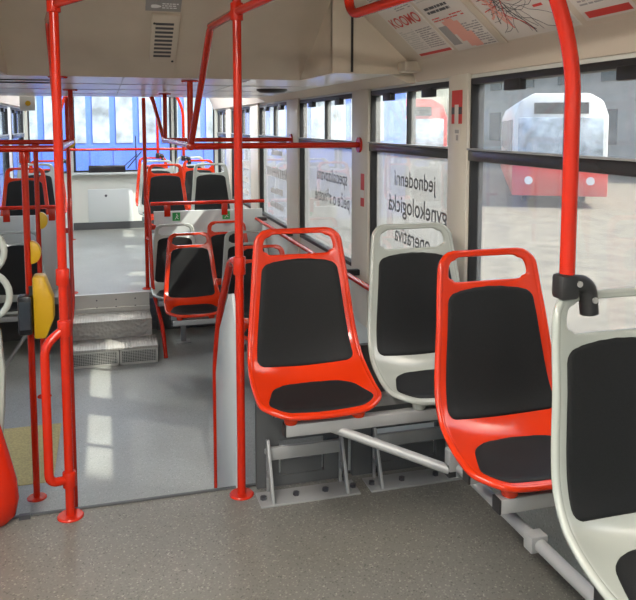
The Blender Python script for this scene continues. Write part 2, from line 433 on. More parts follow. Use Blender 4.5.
def half_w(d, R0=.045, R1=.095):
    w = at_d(d)[2]/2
    if d < R0: w -= R0-math.sqrt(max(0, R0*R0-(R0-d)**2))
    e = TOT-d
    if e < R1: w -= R1-math.sqrt(max(0, R1*R1-(R1-e)**2))
    return w
def make_shell_mesh(m):
    ds = [0, .003, .007, .012, .024, .050, .076, .088, .100, .14, .19]+[.19+i*(TOT-.10-.19)/16 for i in range(1, 17)]+[TOT-.075, TOT-.05, TOT-.028, TOT-.012, TOT]
    ss = [-1, -.93, -.83, -.71, -.52, -.26, 0, .26, .52, .71, .83, .93, 1]
    vs, fs = [], []
    for d in ds:
        for s in ss: vs.append(seat_pt(d, s*half_w(d)))
    W_ = len(ss); h0, h1 = ds.index(.012), ds.index(.088)
    # round the corners of the handle hole
    for i in range(len(ds)-1):
        for j in range(W_-1):
            hole = h0 <= i < h1 and 2 <= j < W_-3 and abs(ss[j]+ss[j+1])/2 < .80
            if hole and not (i in (h0, h1-1) and j in (2, W_-4)): continue
            fs.append((i*W_+j, i*W_+j+1, (i+1)*W_+j+1, (i+1)*W_+j))
    me = bpy.data.meshes.new('shell'); me.from_pydata(vs, [], fs)
    o = bpy.data.objects.new('tmp', me); COL.objects.link(o)
    so = o.modifiers.new('s', 'SOLIDIFY'); so.thickness = .018; so.offset = 0
    sb = o.modifiers.new('b', 'SUBSURF'); sb.levels = 2; sb.render_levels = 2
    dg = bpy.context.evaluated_depsgraph_get(); out = bpy.data.meshes.new_from_object(o.evaluated_get(dg))
    bpy.data.objects.remove(o)
    # rolled rim
    rim = []
    dd = [TOT*i/70 for i in range(71)]
    dd = [0, .004, .01]+[d for d in dd if .015 < d < TOT-.015]+[TOT-.01, TOT-.004, TOT]
    left = [seat_pt(d, -half_w(d)) for d in dd]; right = [seat_pt(d, half_w(d)) for d in dd]
    top = [seat_pt(0, -half_w(0)+2*half_w(0)*k/12) for k in range(1, 12)]
    bot = [seat_pt(TOT, half_w(TOT)-2*half_w(TOT)*k/12) for k in range(1, 12)]
    loop = list(reversed(left))+top+right+bot
    r = MB().tube(loop, .0100, 10, closed=True)
    bm = bmesh.new(); bm.from_mesh(out)
    bv = [bm.verts.new(v) for v in r.v]
    for f in r.f: bm.faces.new([bv[i] for i in f])
    bmesh.ops.recalc_face_normals(bm, faces=bm.faces)
    bm.to_mesh(out); bm.free()
    out.polygons.foreach_set('use_smooth', [True]*len(out.polygons)); out.materials.clear(); out.materials.append(m); out.name = 'shell'
    return out
def make_pad(dfun, hwfun, th, R):
    """dfun() -> d0,d1 ; hwfun(k) half width for k in 0..1 along the pad"""
    d0, d1 = dfun; NI, NJ = 26, 16; L = d1-d0; vs, fs = [], []
    for i in range(NI+1):
        k = .5-.5*math.cos(PI*i/NI); d = d0+L*k
        hw = hwfun(k); e = min(k, 1-k)*L
        if e < R: hw -= R-math.sqrt(max(0, R*R-(R-e)**2))
        for j in range(NJ+1):
            s = -math.cos(PI*j/NJ); x = s*hw
            ed = min(1., min(e/.012, (1-abs(s))*hw/.012)); o = .006+th*math.sqrt(max(0, 1-(1-ed)**2))
            dk = d+ (.014*(s*s)*(1-k)**2)
            vs.append(seat_pt(dk, x, o))
    n = len(vs)
    W_ = NJ+1
    for i in range(NI+1):
        for j in range(W_):
            pass
    for i in range(NI):
        for j in range(NJ): fs.append((i*W_+j, i*W_+j+1, (i+1)*W_+j+1, (i+1)*W_+j))
    b = MB().add(vs, fs)
    # skirt down into the shell so that the pad is solid
    ring = [i*W_ for i in range(NI+1)]+[NI*W_+j for j in range(1, W_)]+[i*W_+NJ for i in range(NI-1, -1, -1)]+[j for j in range(NJ-1, 0, -1)]
    cen = sum((vs[i] for i in ring), V())/len(ring)
    o = len(b.v)
    for i in ring:
        p = vs[i]; b.v.append(p+(V((0, .012, 0)) if p.z > .52 else V((0, 0, -.006))))
    m_ = len(ring)
    for k in range(m_): b.f.append((ring[k], ring[(k+1) % m_], o+(k+1) % m_, o+k))
    return b
def d_of_z(z):
    k = min(range(len(TS)), key=lambda i: abs(spline(TS[i])[1]-z) if TS[i] < 6.5 else 9); return ARC[k]
def d_of_y(y):
    k = min(range(len(TS)), key=lambda i: abs(spline(TS[i])[0]-y) if TS[i] > 5 else 9); return ARC[k]
BACK = (d_of_z(.943), d_of_z(.535)); PAN = (d_of_y(-.128), d_of_y(-.362))
def back_hw(k): return at_d(BACK[0]+(BACK[1]-BACK[0])*k)[2]/2-.024
def pan_hw(k): return .135+.062*min(1, k*1.25)
SHELL = {'red': make_shell_mesh(M['redseat']), 'white': make_shell_mesh(M['whiteseat'])}
PROTO = {}
def seat(kind, x, y, z, label, group):
    key = kind
    if key in PROTO: return dup(PROTO[key], (x, y, z), label, group)
    r = thing('plastic_tram_seat', (0, 0, 0), label, 'seat', group)
    s = bpy.data.objects.new('shell', SHELL[kind]); COL.objects.link(s); s.parent = r
    bp = make_pad(BACK, back_hw, .010, .036).build('backrest_pad', M['pad'], r)
    sp = make_pad(PAN, pan_hw, .008, .085).build('seat_pad', M['pad'], r)
    for sx in (-.12, .12):
        MB().lathe((sx, -.340, .446), [(.020, 0), (.024, .006), (.026, .030)], 16).build('mounting_foot', M['redseat'] if kind == 'red' else M['whiteseat'], r)
        MB().lathe((sx, -.165, .446), [(.020, 0), (.024, .006), (.026, .030)], 16).build('mounting_foot', M['redseat'] if kind == 'red' else M['whiteseat'], r)
    r.location = (x, y, z); PROTO[key] = r
    return r
G1 = 'seats on the near raised floor'; G2 = 'seats on the low floor'; G3 = 'seats on the far raised floor'
XW = 1.20
seat('red', .700, 2.685, 0, 'red plastic seat with black pads on the aisle beside the middle red pole', G1)
seat('white', XW-.03, 2.69, 0, 'pale grey plastic seat with black pads between two near red seats', G1)
seat('red', XW-.045, 2.05, 0, 'red plastic seat with black pads by the largest clear window, behind the nearest grey seat', G1)
seat('white', XW-.035, 1.45, 0, 'nearest pale grey seat, cut by the frame, with the black pole bracket on its handle', G1)
seat('white', .575, 6.58, LOW-.04, 'white seat backed against the far grey partition on its aisle side', G2)
seat('red', 1.04, 6.58, LOW-.03, 'red seat backed against the far grey partition on its window side', G2)
seat('red', .635, 5.92, LOW-.03, 'red seat with striped sunlight beside the far aluminium steps', G2)
seat('white', 1.09, 5.92, LOW-.03, 'white low floor seat mostly hidden behind the middle red pole', G2)
seat('red', 1.06, 5.15, LOW-.03, 'red low floor seat peeking out left of the big near red seat', G2)
seat('white', -.70, 6.40, LOW-.03, 'white seat behind the yellow ticket validator, left of the far steps', G2)
seat('red', .585, 7.62, 0, 'red seat on the aisle just behind the far right partition rail', G3)
seat('white', 1.045, 7.62, 0, 'white seat by the window just behind the far right partition rail', G3)
seat('white', .56, 8.45, 0, 'far white aisle seat seen through the handle of a red seat', G3)
seat('red', 1.02, 8.45, 0, 'far red window seat peeking over the sunlit white seat', G3)
seat('red', .565, 9.3, 0, 'farthest red seat on the right with a pole bracket on its handle', G3)
seat('white', 1.02, 9.3, 0, 'farthest white seat on the right, by the corner window', G3)
seat('red', -.715, 7.3, 0, 'red seat just behind the far left partition rail', G3)
seat('white', -.68, 8.05, 0, 'white seat behind the red seat at the far left', G3)
seat('red', -.64, 8.8, 0, 'rearmost red seat on the left side', G3)

# ------------------------------------------------------------------ seat frames
def seat_frame(x0, x1, y, z, label, leg_x, floor, wall=True, caps=True):
    """two square crossbars under the pans, joined by side bars, on a post and a wall plate"""
    r = thing('seat_support', ((x0+x1)/2, y-.28, floor), label, 'seat frame', 'steel frames under the seats')
    zt = z+.446; yb, yf = y-.165, y-.340
    for yy in (yf, yb):
        MB().box(x0, x1, yy-.02, yy+.02, zt-.042, zt).build('crossbar', M['steel'], r, bevel=.004)
        if caps: MB().box(x0-.006, x0, yy-.019, yy+.019, zt-.041, zt-.001).build('end_cap', M['black'], r)
    for xx in (x0+.10, x1-.10):
        MB().box(xx-.02, xx+.02, yf+.02, yb-.02, zt-.040, zt-.004).build('side_bar', M['steel'], r, bevel=.003)
    if leg_x is not None:
        MB().box(leg_x-.022, leg_x+.022, yb-.022, yb+.022, floor+.008, zt-.042).build('post', M['steel'], r, bevel=.003)
        MB().box(leg_x-.06, leg_x+.06, yb-.06, yb+.06, floor, floor+.008).build('foot_plate', M['steel'], r, bevel=.002)
    if wall:
        MB().box(XR-.035, XR-.023, yf-.05, yb+.05, zt-.10, zt+.02).build('wall_plate', M['steel'], r, bevel=.002)
        for yy in (yf, yb): MB().box(x1, XR-.030, yy-.018, yy+.018, zt-.040, zt-.002).build('wall_arm', M['steel'], r)
    return r
r = seat_frame(.56, 1.40, 2.69, 0, 'grey steel seat frame under the near red and grey pair', None, 0)
MB().tube([(.72, 2.37, .41), (1.05, 2.10, .335)], .016).build('brace_tube', M['steel'], r)
MB().box(1.04, 1.065, 2.085, 2.12, .315, .355).build('tube_socket', M['black'], r)
r2 = seat_frame(1.00, 1.40, 2.05, 0, 'grey steel seat frame with black end cap under the second red seat', None, 0)
MB().tube([(1.08, 2.13, .345), (1.075, .80, .345)], .018).build('longitudinal_tube', M['steel'], r2)
MB().box(1.04, 1.12, 2.08, 2.12, .335, .404).build('tube_bracket', M['steel'], r2, bevel=.003)
MB().box(1.05, 1.10, 1.62, 1.66, .325, .37).build('tube_bracket', M['steel'], r2, bevel=.003)
seat_frame(1.01, 1.40, 1.45, 0, 'grey steel seat frame under the nearest grey seat', None, 0)
seat_frame(.40, 1.40, 6.58, LOW-.03, 'steel frame under the seat pair at the far partition', .62, LOW)
seat_frame(.46, 1.40, 5.92, LOW-.03, 'steel frame under the sun striped red seat', .95, LOW)
seat_frame(.88, 1.40, 5.15, LOW-.03, 'steel frame under the red low floor seat behind the near red one', None, LOW)
lf = thing('seat_support', (-.64, 6.12, LOW), 'steel frame under the white seat left of the far steps', 'seat frame', 'steel frames under the seats')
zt = LOW-.03+.446
for yy in (6.06, 6.235): MB().box(XL, -.50, yy-.02, yy+.02, zt-.042, zt).build('crossbar', M['steel'], lf, bevel=.003)
MB().tube([(-.55, 6.06, zt-.04), (-.80, 6.06, LOW)], .014).build('brace_tube', M['steel'], lf)
for x0, x1, y, ll in ((.40, 1.40, 7.62, 'steel frame under the seat pair behind the far right partition'), (.38, 1.40, 8.45, 'steel frame under the second seat pair beyond the far right partition'), (.40, 1.40, 9.3, 'steel frame under the farthest seat pair on the right')):
    seat_frame(x0, x1, y, 0, ll, x0+.3, 0)
for x, y, ll in ((-.715, 7.3, 'steel pedestal under the far left red seat by the partition'), (-.68, 8.05, 'steel pedestal under the far left white seat'), (-.64, 8.8, 'steel pedestal under the rearmost left red seat')):
    p = thing('seat_support', (x, y-.28, 0), ll, 'seat frame', 'steel frames under the seats')
    MB().box(x-.15, x+.15, y-.35, y-.14, .43, .446).build('seat_bracket', M['steel'], p, bevel=.003)
    MB().box(x-.03, x+.03, y-.31, y-.25, .01, .43).build('post', M['steel'], p); MB().box(x-.1, x+.1, y-.38, y-.18, 0, .01).build('foot_plate', M['steel'], p)

# grey panels behind the near pair and the floor brackets that hold them
for x0, x1, ll in ((.545, .925, 'dark grey divider panel behind the near red seat'), (.945, 1.42, 'dark grey divider panel behind the near pale grey seat')):
    p = thing('divider_panel', ((x0+x1)/2, YE-.02, 0), ll, 'panel', 'divider panels at the edge of the raised floor')
    MB().box(x0, x1, YE-.055, YE-.030, .20, .56).box(x0, x1, YE-.055, YE-.030, .012, .055).box(x0, x0+.09, YE-.055, YE-.030, .055, .20).box(x1-.10, x1, YE-.055, YE-.030, .055, .20).build('board', M['darkpanel'], p, smooth=False)
    MB().box(x0+.10, x1-.11, YE-.050, YE-.040, .055, .115).build('slot_plate', M['darkpanel'], p)
    MB().cyl((x0+.045, YE-.056, .165), (x0+.045, YE-.068, .165), .016, 6).build('hex_bolt', M['steel'], p)
for x0, x1, ll in ((.555, .915, 'steel floor bracket with four bolts beside the middle red pole'), (1.00, 1.39, 'steel floor bracket with bolts under the near pale grey seat')):
    p = thing('floor_bracket', ((x0+x1)/2, YE-.1, 0), ll, 'bracket', 'steel floor brackets')
    MB().box(x0-.02, x1+.02, YE-.19, YE-.075, 0, .008).build('base_plate', M['steel'], p, bevel=.002)
    for xx in (x0+.03, x1-.03):
        g = MB()
        poly = [(YE-.185, .008), (YE-.165, .008), (YE-.075, .17), (YE-.075, .22), (YE-.09, .22)]
        g.prism(poly, 'x', xx-.006, xx+.006); g.box(xx-.006, xx+.006, YE-.085, YE-.072, .008, .22)
        g.box(xx-.006, xx+.006, YE-.14, YE-.08, .075, .095)
        g.build('gusset', M['steel'], p, bevel=.0015)
    MB().box(x0+.03, x1-.03, YE-.085, YE-.065, .135, .185).build('crossbar', M['steel'], p, bevel=.002)
    for xx in (x0, x0+.13, x1-.11, x1+.005):
        MB().cyl((xx, YE-.135, .008), (xx, YE-.135, .020), .013, 6).build('hex_bolt', M['bolt'], p)

# ------------------------------------------------------------------ red poles and rails
R = .0165
def flange(x, y, z, parent, up=1):
    MB().lathe((x, y, z if up > 0 else z-.008), [(.048, 0), (.048, .004), (.044, .008)] if up > 0 else [(.044, 0), (.048, .004), (.048, .008)]).build('floor_flange' if up > 0 else 'ceiling_flange', M['red'], parent)
def clamp(p, q, parent, r=.024):
    MB().tube([p, q], r, 14).build('clamp', M['red'], parent, bevel=.003)
def rail(pts, parent, name='rail', rad=.06, r=R):
    return MB().tube(fillet(pts, rad), r).build(name, M['red'], parent)
EX, EY = .483, 2.765
AX, AY = -.158, 2.78
# right-hand pole at the floor edge
e = thing('grab_pole', (EX, EY, 0), 'tall red pole in the middle with a pale guard panel at its foot', 'pole', 'red grab poles')
rail([(EX, EY, .006), (EX, EY, ZC)], e, 'pole'); flange(EX, EY, 0, e)
clamp((EX, EY, 1.835), (EX, EY, 1.90), e); clamp((EX, EY, .88), (EX, EY, .95), e)
rail([(.454, 3.25, 1.875), (EX, EY, 1.867), (EX+.21, EY-1.5, 1.867), (EX+.24, EY-1.75, ZC)], e, 'overhead_bar', .08)
rail([(.455, 4.08, 1.345), (.454, 3.26, 1.872), (EX-.005, EY+.04, 1.867)], e, 'slanted_bar', .05)
gp = [(EX, EY+.01, .915), (EX-.005, EY+.16, .915), (EX-.005, EY+.50, .60), (EX-.005, EY+.64, .34), (EX-.005, EY+.64, LOW)]
rail(gp, e, 'curved_handrail', .10)
MB().prism([(EY+.062, -.40), (EY+.028, .66), (EY+.12, .78), (EY+.20, .76), (EY+.46, .55), (EY+.60, .30), (EY+.60, -.38)], 'x', EX-.012, EX).build('guard_panel', M['panel'], e, bevel=.003)
# left-hand pole
a = thing('grab_pole', (AX, AY, 0), 'thick red pole at left foreground with a bent hand grip', 'pole', 'red grab poles')
rail([(AX, AY, .006), (AX, AY, ZC)], a, 'pole'); flange(AX, AY, 0, a)
for z in (1.84, .875, .685, .115): clamp((AX, AY, z), (AX, AY, z+.06), a)
rail([(-.205, 3.25, 1.875), (AX, AY, 1.87), (AX+.55, AY-1.1, 1.87), (AX+.62, AY-1.25, ZC)], a, 'overhead_bar', .08)
rail([(-.215, 3.86, 1.345), (-.205, 3.26, 1.872), (AX-.005, AY+.04, 1.867)], a, 'slanted_bar', .05)
rail([(AX, AY, .715), (AX-.068, AY-.03, .665), (AX-.068, AY-.03, .15), (AX, AY, .145)], a, 'hand_grip', .085)
rail([(AX, AY+.01, .915), (AX+.005, AY+.15, .86), (AX+.005, AY+.15, LOW)], a, 'curved_handrail', .08)
# overhead frames hung from the low ceiling
ZRAIL = 1.335
rt = thing('overhead_rail', (.46, 4.9, ZRAIL), 'red overhead rail frame reaching across to the right window posts', 'rail', 'overhead rails')
rail([(.445, 5.86, ZRAIL), (.455, 4.08, ZRAIL)], rt, 'longitudinal_bar'); rail([(.445, 4.08, ZRAIL), (XR-.03, 4.08, ZRAIL)], rt, 'crossbar')
rail([(.435, 5.86, ZRAIL), (XR-.03, 5.72, ZRAIL)], rt, 'crossbar')
for y in (4.08, 5.72): MB().cyl((XR-.034, y, ZRAIL), (XR-.022, y, ZRAIL), .045).build('wall_flange', M['red'], rt)
for y in (4.10, 5.84):
    rail([(.455, y, ZL-.004), (.452, y, ZRAIL)], rt, 'hanger'); flange(.455, y, ZL, rt, -1)
rail([(.40, 6.5, ZL-.004), (.445, 5.88, ZRAIL)], rt, 'slanted_hanger')
for y in (4.08, 5.86): clamp((.45, y-.03, ZRAIL), (.45, y+.03, ZRAIL), rt, .023)
lt = thing('overhead_rail', (-.215, 4.65, ZRAIL), 'red overhead rail frame at left reaching across to the left wall', 'rail', 'overhead rails')
rail([(-.215, 5.35, ZRAIL), (-.215, 3.86, ZRAIL)], lt, 'longitudinal_bar'); rail([(-.205, 3.86, ZRAIL), (XL, 3.86, ZRAIL)], lt, 'crossbar'); rail([(-.205, 5.35, ZRAIL), (XL, 5.35, ZRAIL)], lt, 'crossbar')
for y in (3.93, 5.35):
    rail([(-.215, y, ZL-.004), (-.215, y, ZRAIL)], lt, 'hanger'); flange(-.215, y, ZL, lt, -1)
# two door poles under the left rails
c = thing('grab_pole', (-.378, 3.86, LOW), 'red pole carrying the yellow ticket validator, standing on the low floor', 'pole', 'red grab poles')
rail([(-.378, 3.86, LOW+.006), (-.378, 3.86, ZRAIL-.015)], c, 'pole'); flange(-.378, 3.86, LOW, c); clamp((-.378, 3.86, ZRAIL-.07), (-.378, 3.86, ZRAIL-.016), c)
d = thing('grab_pole', (-.45, 5.35, LOW), 'thin red pole behind the yellow validator with a round yellow button', 'pole', 'red grab poles')
rail([(-.45, 5.35, LOW+.006), (-.45, 5.35, ZRAIL-.015)], d, 'pole'); flange(-.45, 5.35, LOW, d); clamp((-.45, 5.35, ZRAIL-.07), (-.45, 5.35, ZRAIL-.016), d)
# ticket validator, reader and stop buttons
tv = thing('ticket_validator', (-.31, 3.93, .42), 'tall yellow ticket validator with sloped side on the red pole at left', 'ticket validator')
MB().prism([(-.356, .405), (-.356, .715), (-.300, .715), (-.262, .60), (-.262, .50), (-.30, .405)], 'y', 3.78, 3.89).build('body', M['yellow'], tv, bevel=.012)
MB().box(-.378, -.355, 3.83, 3.88, .46, .66).build('pole_mount', M['black'], tv)
cr = thing('card_reader', (-.392, 3.93, .42), 'small black card reader box clamped left of the yellow validator', 'card reader')
MB().box(-.425, -.360, 3.765, 3.842, .43, .625).build('body', M['blackgloss'], cr, bevel=.012)
MB().box(-.418, -.368, 3.761, 3.767, .46, .60).build('screen', M['darkglass'], cr)
def stop_button(x, y, z, label, pole_r=R):
    s = thing('stop_button', (x+R, y, z), label, 'button', 'yellow stop buttons on the poles')
    hh = .058
    pts = [(x+R-.003, z-hh)]+[(x+R+.046*math.sin(t), z-hh*math.cos(t)) for t in [PI*k/10 for k in range(1, 10)]]+[(x+R-.003, z+hh)]
    MB().prism(pts, 'y', y-.02, y+.02).build('housing', M['yellow'], s, bevel=.005)
stop_button(-.378, 3.86, .825, 'yellow stop button on the pole just above the black reader')
stop_button(-.45, 5.35, .80, 'yellow stop button on the thinner pole behind, higher in view')
stop_button(-.30, 6.6, 1.31, 'yellow stop button high on the far left step pole')
# step handrails at the far steps
sh = thing('step_handrail', (.36, 6.6, 0), 'red pole and bent handrail on the right side of the far steps', 'rail', 'red handrails at the far steps')
rail([(.335, 6.64, .006), (.335, 6.64, ZL-.005)], sh, 'pole'); flange(.335, 6.64, 0, sh)
rail([(.335, 6.62, .82), (.355, 6.54, .72), (.365, 6.42, .05), (.42, 6.1, -.20), (.435, 5.98, LOW)], sh, 'handrail', .10)
rail([(.36, 6.5, .46), (.335, 6.64, .46)], sh, 'link', r=.012)
sl = thing('step_handrail', (-.32, 6.6, 0), 'red pole and bent handrail on the left side of the far steps', 'rail', 'red handrails at the far steps')
rail([(-.30, 6.64, .006), (-.30, 6.64, ZL-.005)], sl, 'pole'); flange(-.30, 6.64, 0, sl)
rail([(-.30, 6.62, .82), (-.30, 6.50, .72), (-.285, 6.36, -.02), (-.305, 6.05, -.22), (-.305, 5.98, LOW)], sl, 'handrail', .10)
rail([(-.30, 6.5, .46), (-.30, 6.64, .46)], sl, 'link', r=.012)
# partitions at the far high floor
def partition(name, x0, x1, label, stickers):
    p = thing('partition_screen', ((x0+x1)/2, YP, 0), label, 'partition', 'grey partitions at the far steps')
    MB().box(x0, x1, YP-.012, YP+.012, .0, .665).build('panel', M['panel'], p, bevel=.004)
    rail([(x0-.03, YP, .735), (x1+.02, YP, .735)], p, 'top_rail')
    n = 2
    for xx in (x0+.12, x1-.36 if x1 > 1 else x1-.06):
        MB().box(xx-.028, xx+.028, YP-.022, YP+.002, .615, .725).build('holder', M['red'], p, bevel=.004)
    if stickers:
        for xx in (x0+.20, x0+.66):
            s = MB().box(xx-.035, xx+.035, YP-.0145, YP-.0118, .575, .650).build('green_sign', M['green'], p)
            MB().cyl((xx+.004, YP-.0142, .634), (xx+.004, YP-.0158, .634), .006, 10).obox((xx-.004, YP-.0158, .605), (.010, 0, .022), (0, .0015, 0), (.008, 0, 0)).obox((xx-.002, YP-.0158, .606), (-.014, 0, -.018), (0, .0015, 0), (.006, 0, 0)).obox((xx, YP-.0158, .606), (.016, 0, -.016), (0, .0015, 0), (.006, 0, .004)).obox((xx+.004, YP-.0158, .618), (.016, 0, -.004), (0, .0015, 0), (0, 0, .005)).build('pictogram', M['white'], s)
    return p
p1 = partition('r', .415, XR-.03, 'light grey partition with two green signs behind the low floor seats', True)
MB().box(.37, .43, YP-.022, YP+.002, .50, .545).build('holder', M['red'], p1, bevel=.004)
p2 = partition('l', XL, -.40, 'light grey partition left of the far steps behind the left poles', False)
MB().box(-.42, -.33, YP-.022, YP+.002, .50, .545).box(-.44, -.33, YP-.022, YP+.002, .06, .10).build('holder', M['red'], p2, bevel=.004)
# rail across the rear window
rr = thing('window_guard_rail', (.25, 9.85, 1.14), 'thin red rail across the rear window', 'rail')
rail([(XL+.0, 9.8, 1.14), (XR-.0, 9.8, 1.14)], rr, 'crossbar')
for x in (-.43,): rail([(x, 9.8, .006), (x, 9.8, ZC-.005)], rr, 'upright'); flange(x, 9.8, 0, rr)
# wall rail below the right windows
wr = thing('wall_rail', (1.36, 5.2, .57), 'red rail running along the right wall below the lettered windows', 'rail')
rail([(1.35, 3.1, .575), (1.35, 6.78, .575)], wr, 'rail')
for y in (3.25, 4.09, 5.71, 6.7):
    MB().box(1.345, XR-.021, y-.02, y+.02, .565, .60).build('wall_bracket', M['black'], wr, bevel=.004)
# stanchions tied to seat handles
def bracket(p, parent, s=1.):
    x, y, z = p
    MB().box(x-.028, x+.022, y-.024, y+.024, z-.005, z+.055).build('pole_socket', M['black'], parent, bevel=.010)
    b = MB().tube(fillet([(x, y, z+.030), (x+.055, y, z+.028), (x+.064, y, z-.045)], .05), .022, 12); b.build('bracket', M['black'], parent)
    for q in ((x+.018, z+.033), (x+.062, z-.008)):
        MB().cyl((q[0], y-.021, q[1]), (q[0], y-.026, q[1]), .0075, 10).build('screw', M['alu'], parent)
g = thing('seat_stanchion', (1.045, 1.47, 1.05), 'red bent stanchion with black bracket rising from the nearest grey seat', 'pole', 'stanchions on seat handles')
rail([(1.03, 1.475, 1.06), (1.03, 1.475, 1.60), (.86, 1.475, ZC)], g, 'pole', .10, .018); bracket((1.03, 1.475, 1.05), g)
for x, y, ll in ((.63, 9.34, 'far red stanchion with black bracket on the farthest red seat'), (.86, 8.49, 'far red stanchion with black bracket near the far red window seat')):
    s = thing('seat_stanchion', (x, y, 1.05), ll, 'pole', 'stanchions on seat handles')
    rail([(x, y, 1.06), (x, y, 1.62), (x-.19, y, ZC)], s, 'pole', .10); bracket((x, y, 1.05), s)
s = thing('seat_stanchion', (-.42, 8.05, 1.05), 'bent red stanchion at far left between the white and red seats', 'pole', 'stanchions on seat handles')
rail([(-.43, 8.09, 1.09), (-.43, 8.09, 1.62), (-.24, 8.09, ZC)], s, 'pole', .10); bracket((-.43, 8.09, 1.05), s)
h = thing('overhead_rail', (.85, 1.6, 1.8), 'red overhead grab rail under the ceiling beside the newspaper poster', 'rail', 'overhead rails')
rail([(.795, 2.42, ZC), (.80, 2.40, 1.815), (.93, 1.2, 1.815), (.93, 1.15, ZC)], h, 'rail', .07)

# ------------------------------------------------------------------ far steps
st = thing('boarding_steps', (.06, 6.2, LOW), 'aluminium steps with mesh grilles leading up to the far raised floor', 'steps')
SX0, SX1 = -.325, .37; rz = -LOW/3
MB().box(SX0, SX1, YS-.012, YS+.30, LOW+rz-.022, LOW+rz).build('tread', M['ribs'], st, bevel=.004)
MB().box(SX0+.01, SX1-.03, YS+.275, YS+.62, LOW+2*rz-.02, LOW+2*rz).build('tread', M['ribs'], st, bevel=.004)
MB().box(SX0+.01, SX1-.03, YS+.285, YS+.30, LOW+rz, LOW+2*rz-.02).build('diamond_riser', M['diamond'], st)
MB().box(SX0+.02, SX1-.03, YS+.60, YS+.62, LOW+2*rz, -.004).build('top_riser', M['alu'], st)
MB().box(SX0+.02, SX1-.03, YS+.575, YS+.60, LOW+2*rz, LOW+2*rz+.035).build('kick_strip', M['alu'], st)
for x in (-.1, .06, .22):
    for z in (-.045, -.11): MB().cyl((x, YS+.60, z), (x, YS+.594, z), .007, 8).build('rivet', M['bolt'], st)
MB().box(SX0, SX1, YH-.02, YH+.01, -.004, .005).build('nosing', M['alu'], st)
MB().box(SX0, SX0+.02, YS+.004, YS+.3, LOW, LOW+rz-.022).box(SX1-.02, SX1, YS+.004, YS+.3, LOW, LOW+rz-.022).box(SX0+.02, SX1-.02, YS+.06, YS+.07, LOW, LOW+rz-.022).build('housing', M['darkpanel'], st)
for x0, x1 in ((SX0+.004, .066), (.072, SX1-.004)):
    z0, z1 = LOW+.002, LOW+rz-.024
    fr = MB().box(x0, x1, YS, YS+.012, z0, z0+.012).box(x0, x1, YS, YS+.012, z1-.010, z1).box(x0, x0+.014, YS, YS+.012, z0, z1).box(x1-.014, x1, YS, YS+.012, z0, z1).build('grille_frame', M['alu'], st)
    gm = MB(); x = x0+.014
    while x < x1-.014: gm.box(x, x+.0035, YS+.005, YS+.008, z0+.01, z1-.01); x += .0135
    z = z0+.014
    while z < z1-.01: gm.box(x0+.014, x1-.014, YS+.004, YS+.007, z, z+.003); z += .0125
    gm.build('mesh_grille', M['alu'], fr)
tag(MB().box(XL+.02, -.31, 4.02, 4.82, LOW, LOW+.004).build('tactile_mat', M['mustard'], smooth=False), 'mustard yellow mat on the low floor by the doors', 'mat')

# ------------------------------------------------------------------ left foreground side seat
ss_ = thing('side_bench', (-.6, 2.7, 0), 'white and red rounded bench end at the left edge of the photo', 'bench')
for z0, z1, xx in ((.905, 1.075, -.345), (.735, .915, -.332)):
    pts = []
    for k in range(13):
        t = -PI/2+PI*k/12; pts.append((xx-.105+.085*math.cos(t), 2.90, (z0+z1)/2+(z1-z0)/2*math.sin(t)))
    pts = [(-.90, 2.90, z0)]+pts+[(-.90, 2.90, z1)]
    MB().tube(pts, .0125, 12).build('loop_handle', M['whiteseat'], ss_)
MB().prism([(-.92, .30), (-.39, .30), (-.38, .40), (-.372, .55), (-.382, .70), (-.41, .76), (-.92, .76)], 'y', 2.845, 2.885).build('backboard', M['whiteseat'], ss_, bevel=.012)
rb_ = MB(); rows = [(0.0, -.335, .10), (.03, -.305, .14), (.09, -.293, .155), (.16, -.298, .155), (.25, -.318, .14), (.35, -.342, .12), (.43, -.36, .10), (.47, -.372, .08)]
N = 20
for z, xr, hd in rows:
    for k in range(N):
        t = PI*k/(N-1)-PI/2
        rb_.v.append(V((xr-.162+.12*math.cos(t)*1.0, 2.80+hd*.5*math.sin(t), z)))
    rb_.v.append(V((-.92, 2.80+hd*.5, z))); rb_.v.append(V((-.92, 2.80-hd*.5, z)))
n_ = N+2
for i in range(len(rows)-1):
    for k in range(n_): rb_.f.append((i*n_+k, i*n_+(k+1) % n_, (i+1)*n_+(k+1) % n_, (i+1)*n_+k))
rb_.f.append(tuple(range(n_-1, -1, -1))); rb_.f.append(tuple((len(rows)-1)*n_+k for k in range(n_)))
rb_.build('red_base', M['red'], ss_)
MB().box(-.34, -.30, 2.80, 2.82, .0, .016).build('foot_clip', M['bolt'], ss_)

# ------------------------------------------------------------------ things on the sloping ceiling
SU = V((1, 0, 0)); SV = V((0, RY0-RY1, ZC-ZL)).normalized(); SN = SU.cross(SV)      # up the slope; SN faces the eye
if SN.y > 0: SN = -SN
def slope_pt(x, d, n=0.): return V((x, RY1, ZL))+SV*d+SN*n
vt = thing('air_vent', slope_pt(.25, .2), 'beige louvred air vent on the sloping ceiling panel', 'vent')
vx0, vx1, vd0, vd1 = .220, .345, .160, .520
MB().obox(slope_pt(vx0, vd0), SU*(vx1-vx0), SV*(vd1-vd0), SN*.016).build('cover_plate', M['beigelt'], vt, bevel=.003)
for k in range(9):
    dd_ = vd0+.045+k*.031
    MB().obox(slope_pt(vx0+.018, dd_, .0148), SU*.082, SV*.016, SN*.002).build('louvre', M['ink'], vt)
for xx, dd_ in ((vx0+.012, vd1-.055), (vx1-.014, vd0+.012)): MB().cyl(slope_pt(xx, dd_, .015), slope_pt(xx, dd_, .019), .006, 10).build('screw', M['black'], vt)
sg = thing('notice_plate', slope_pt(.25, .55), 'grey notice plate with white hand symbol above the ceiling vent', 'sign')
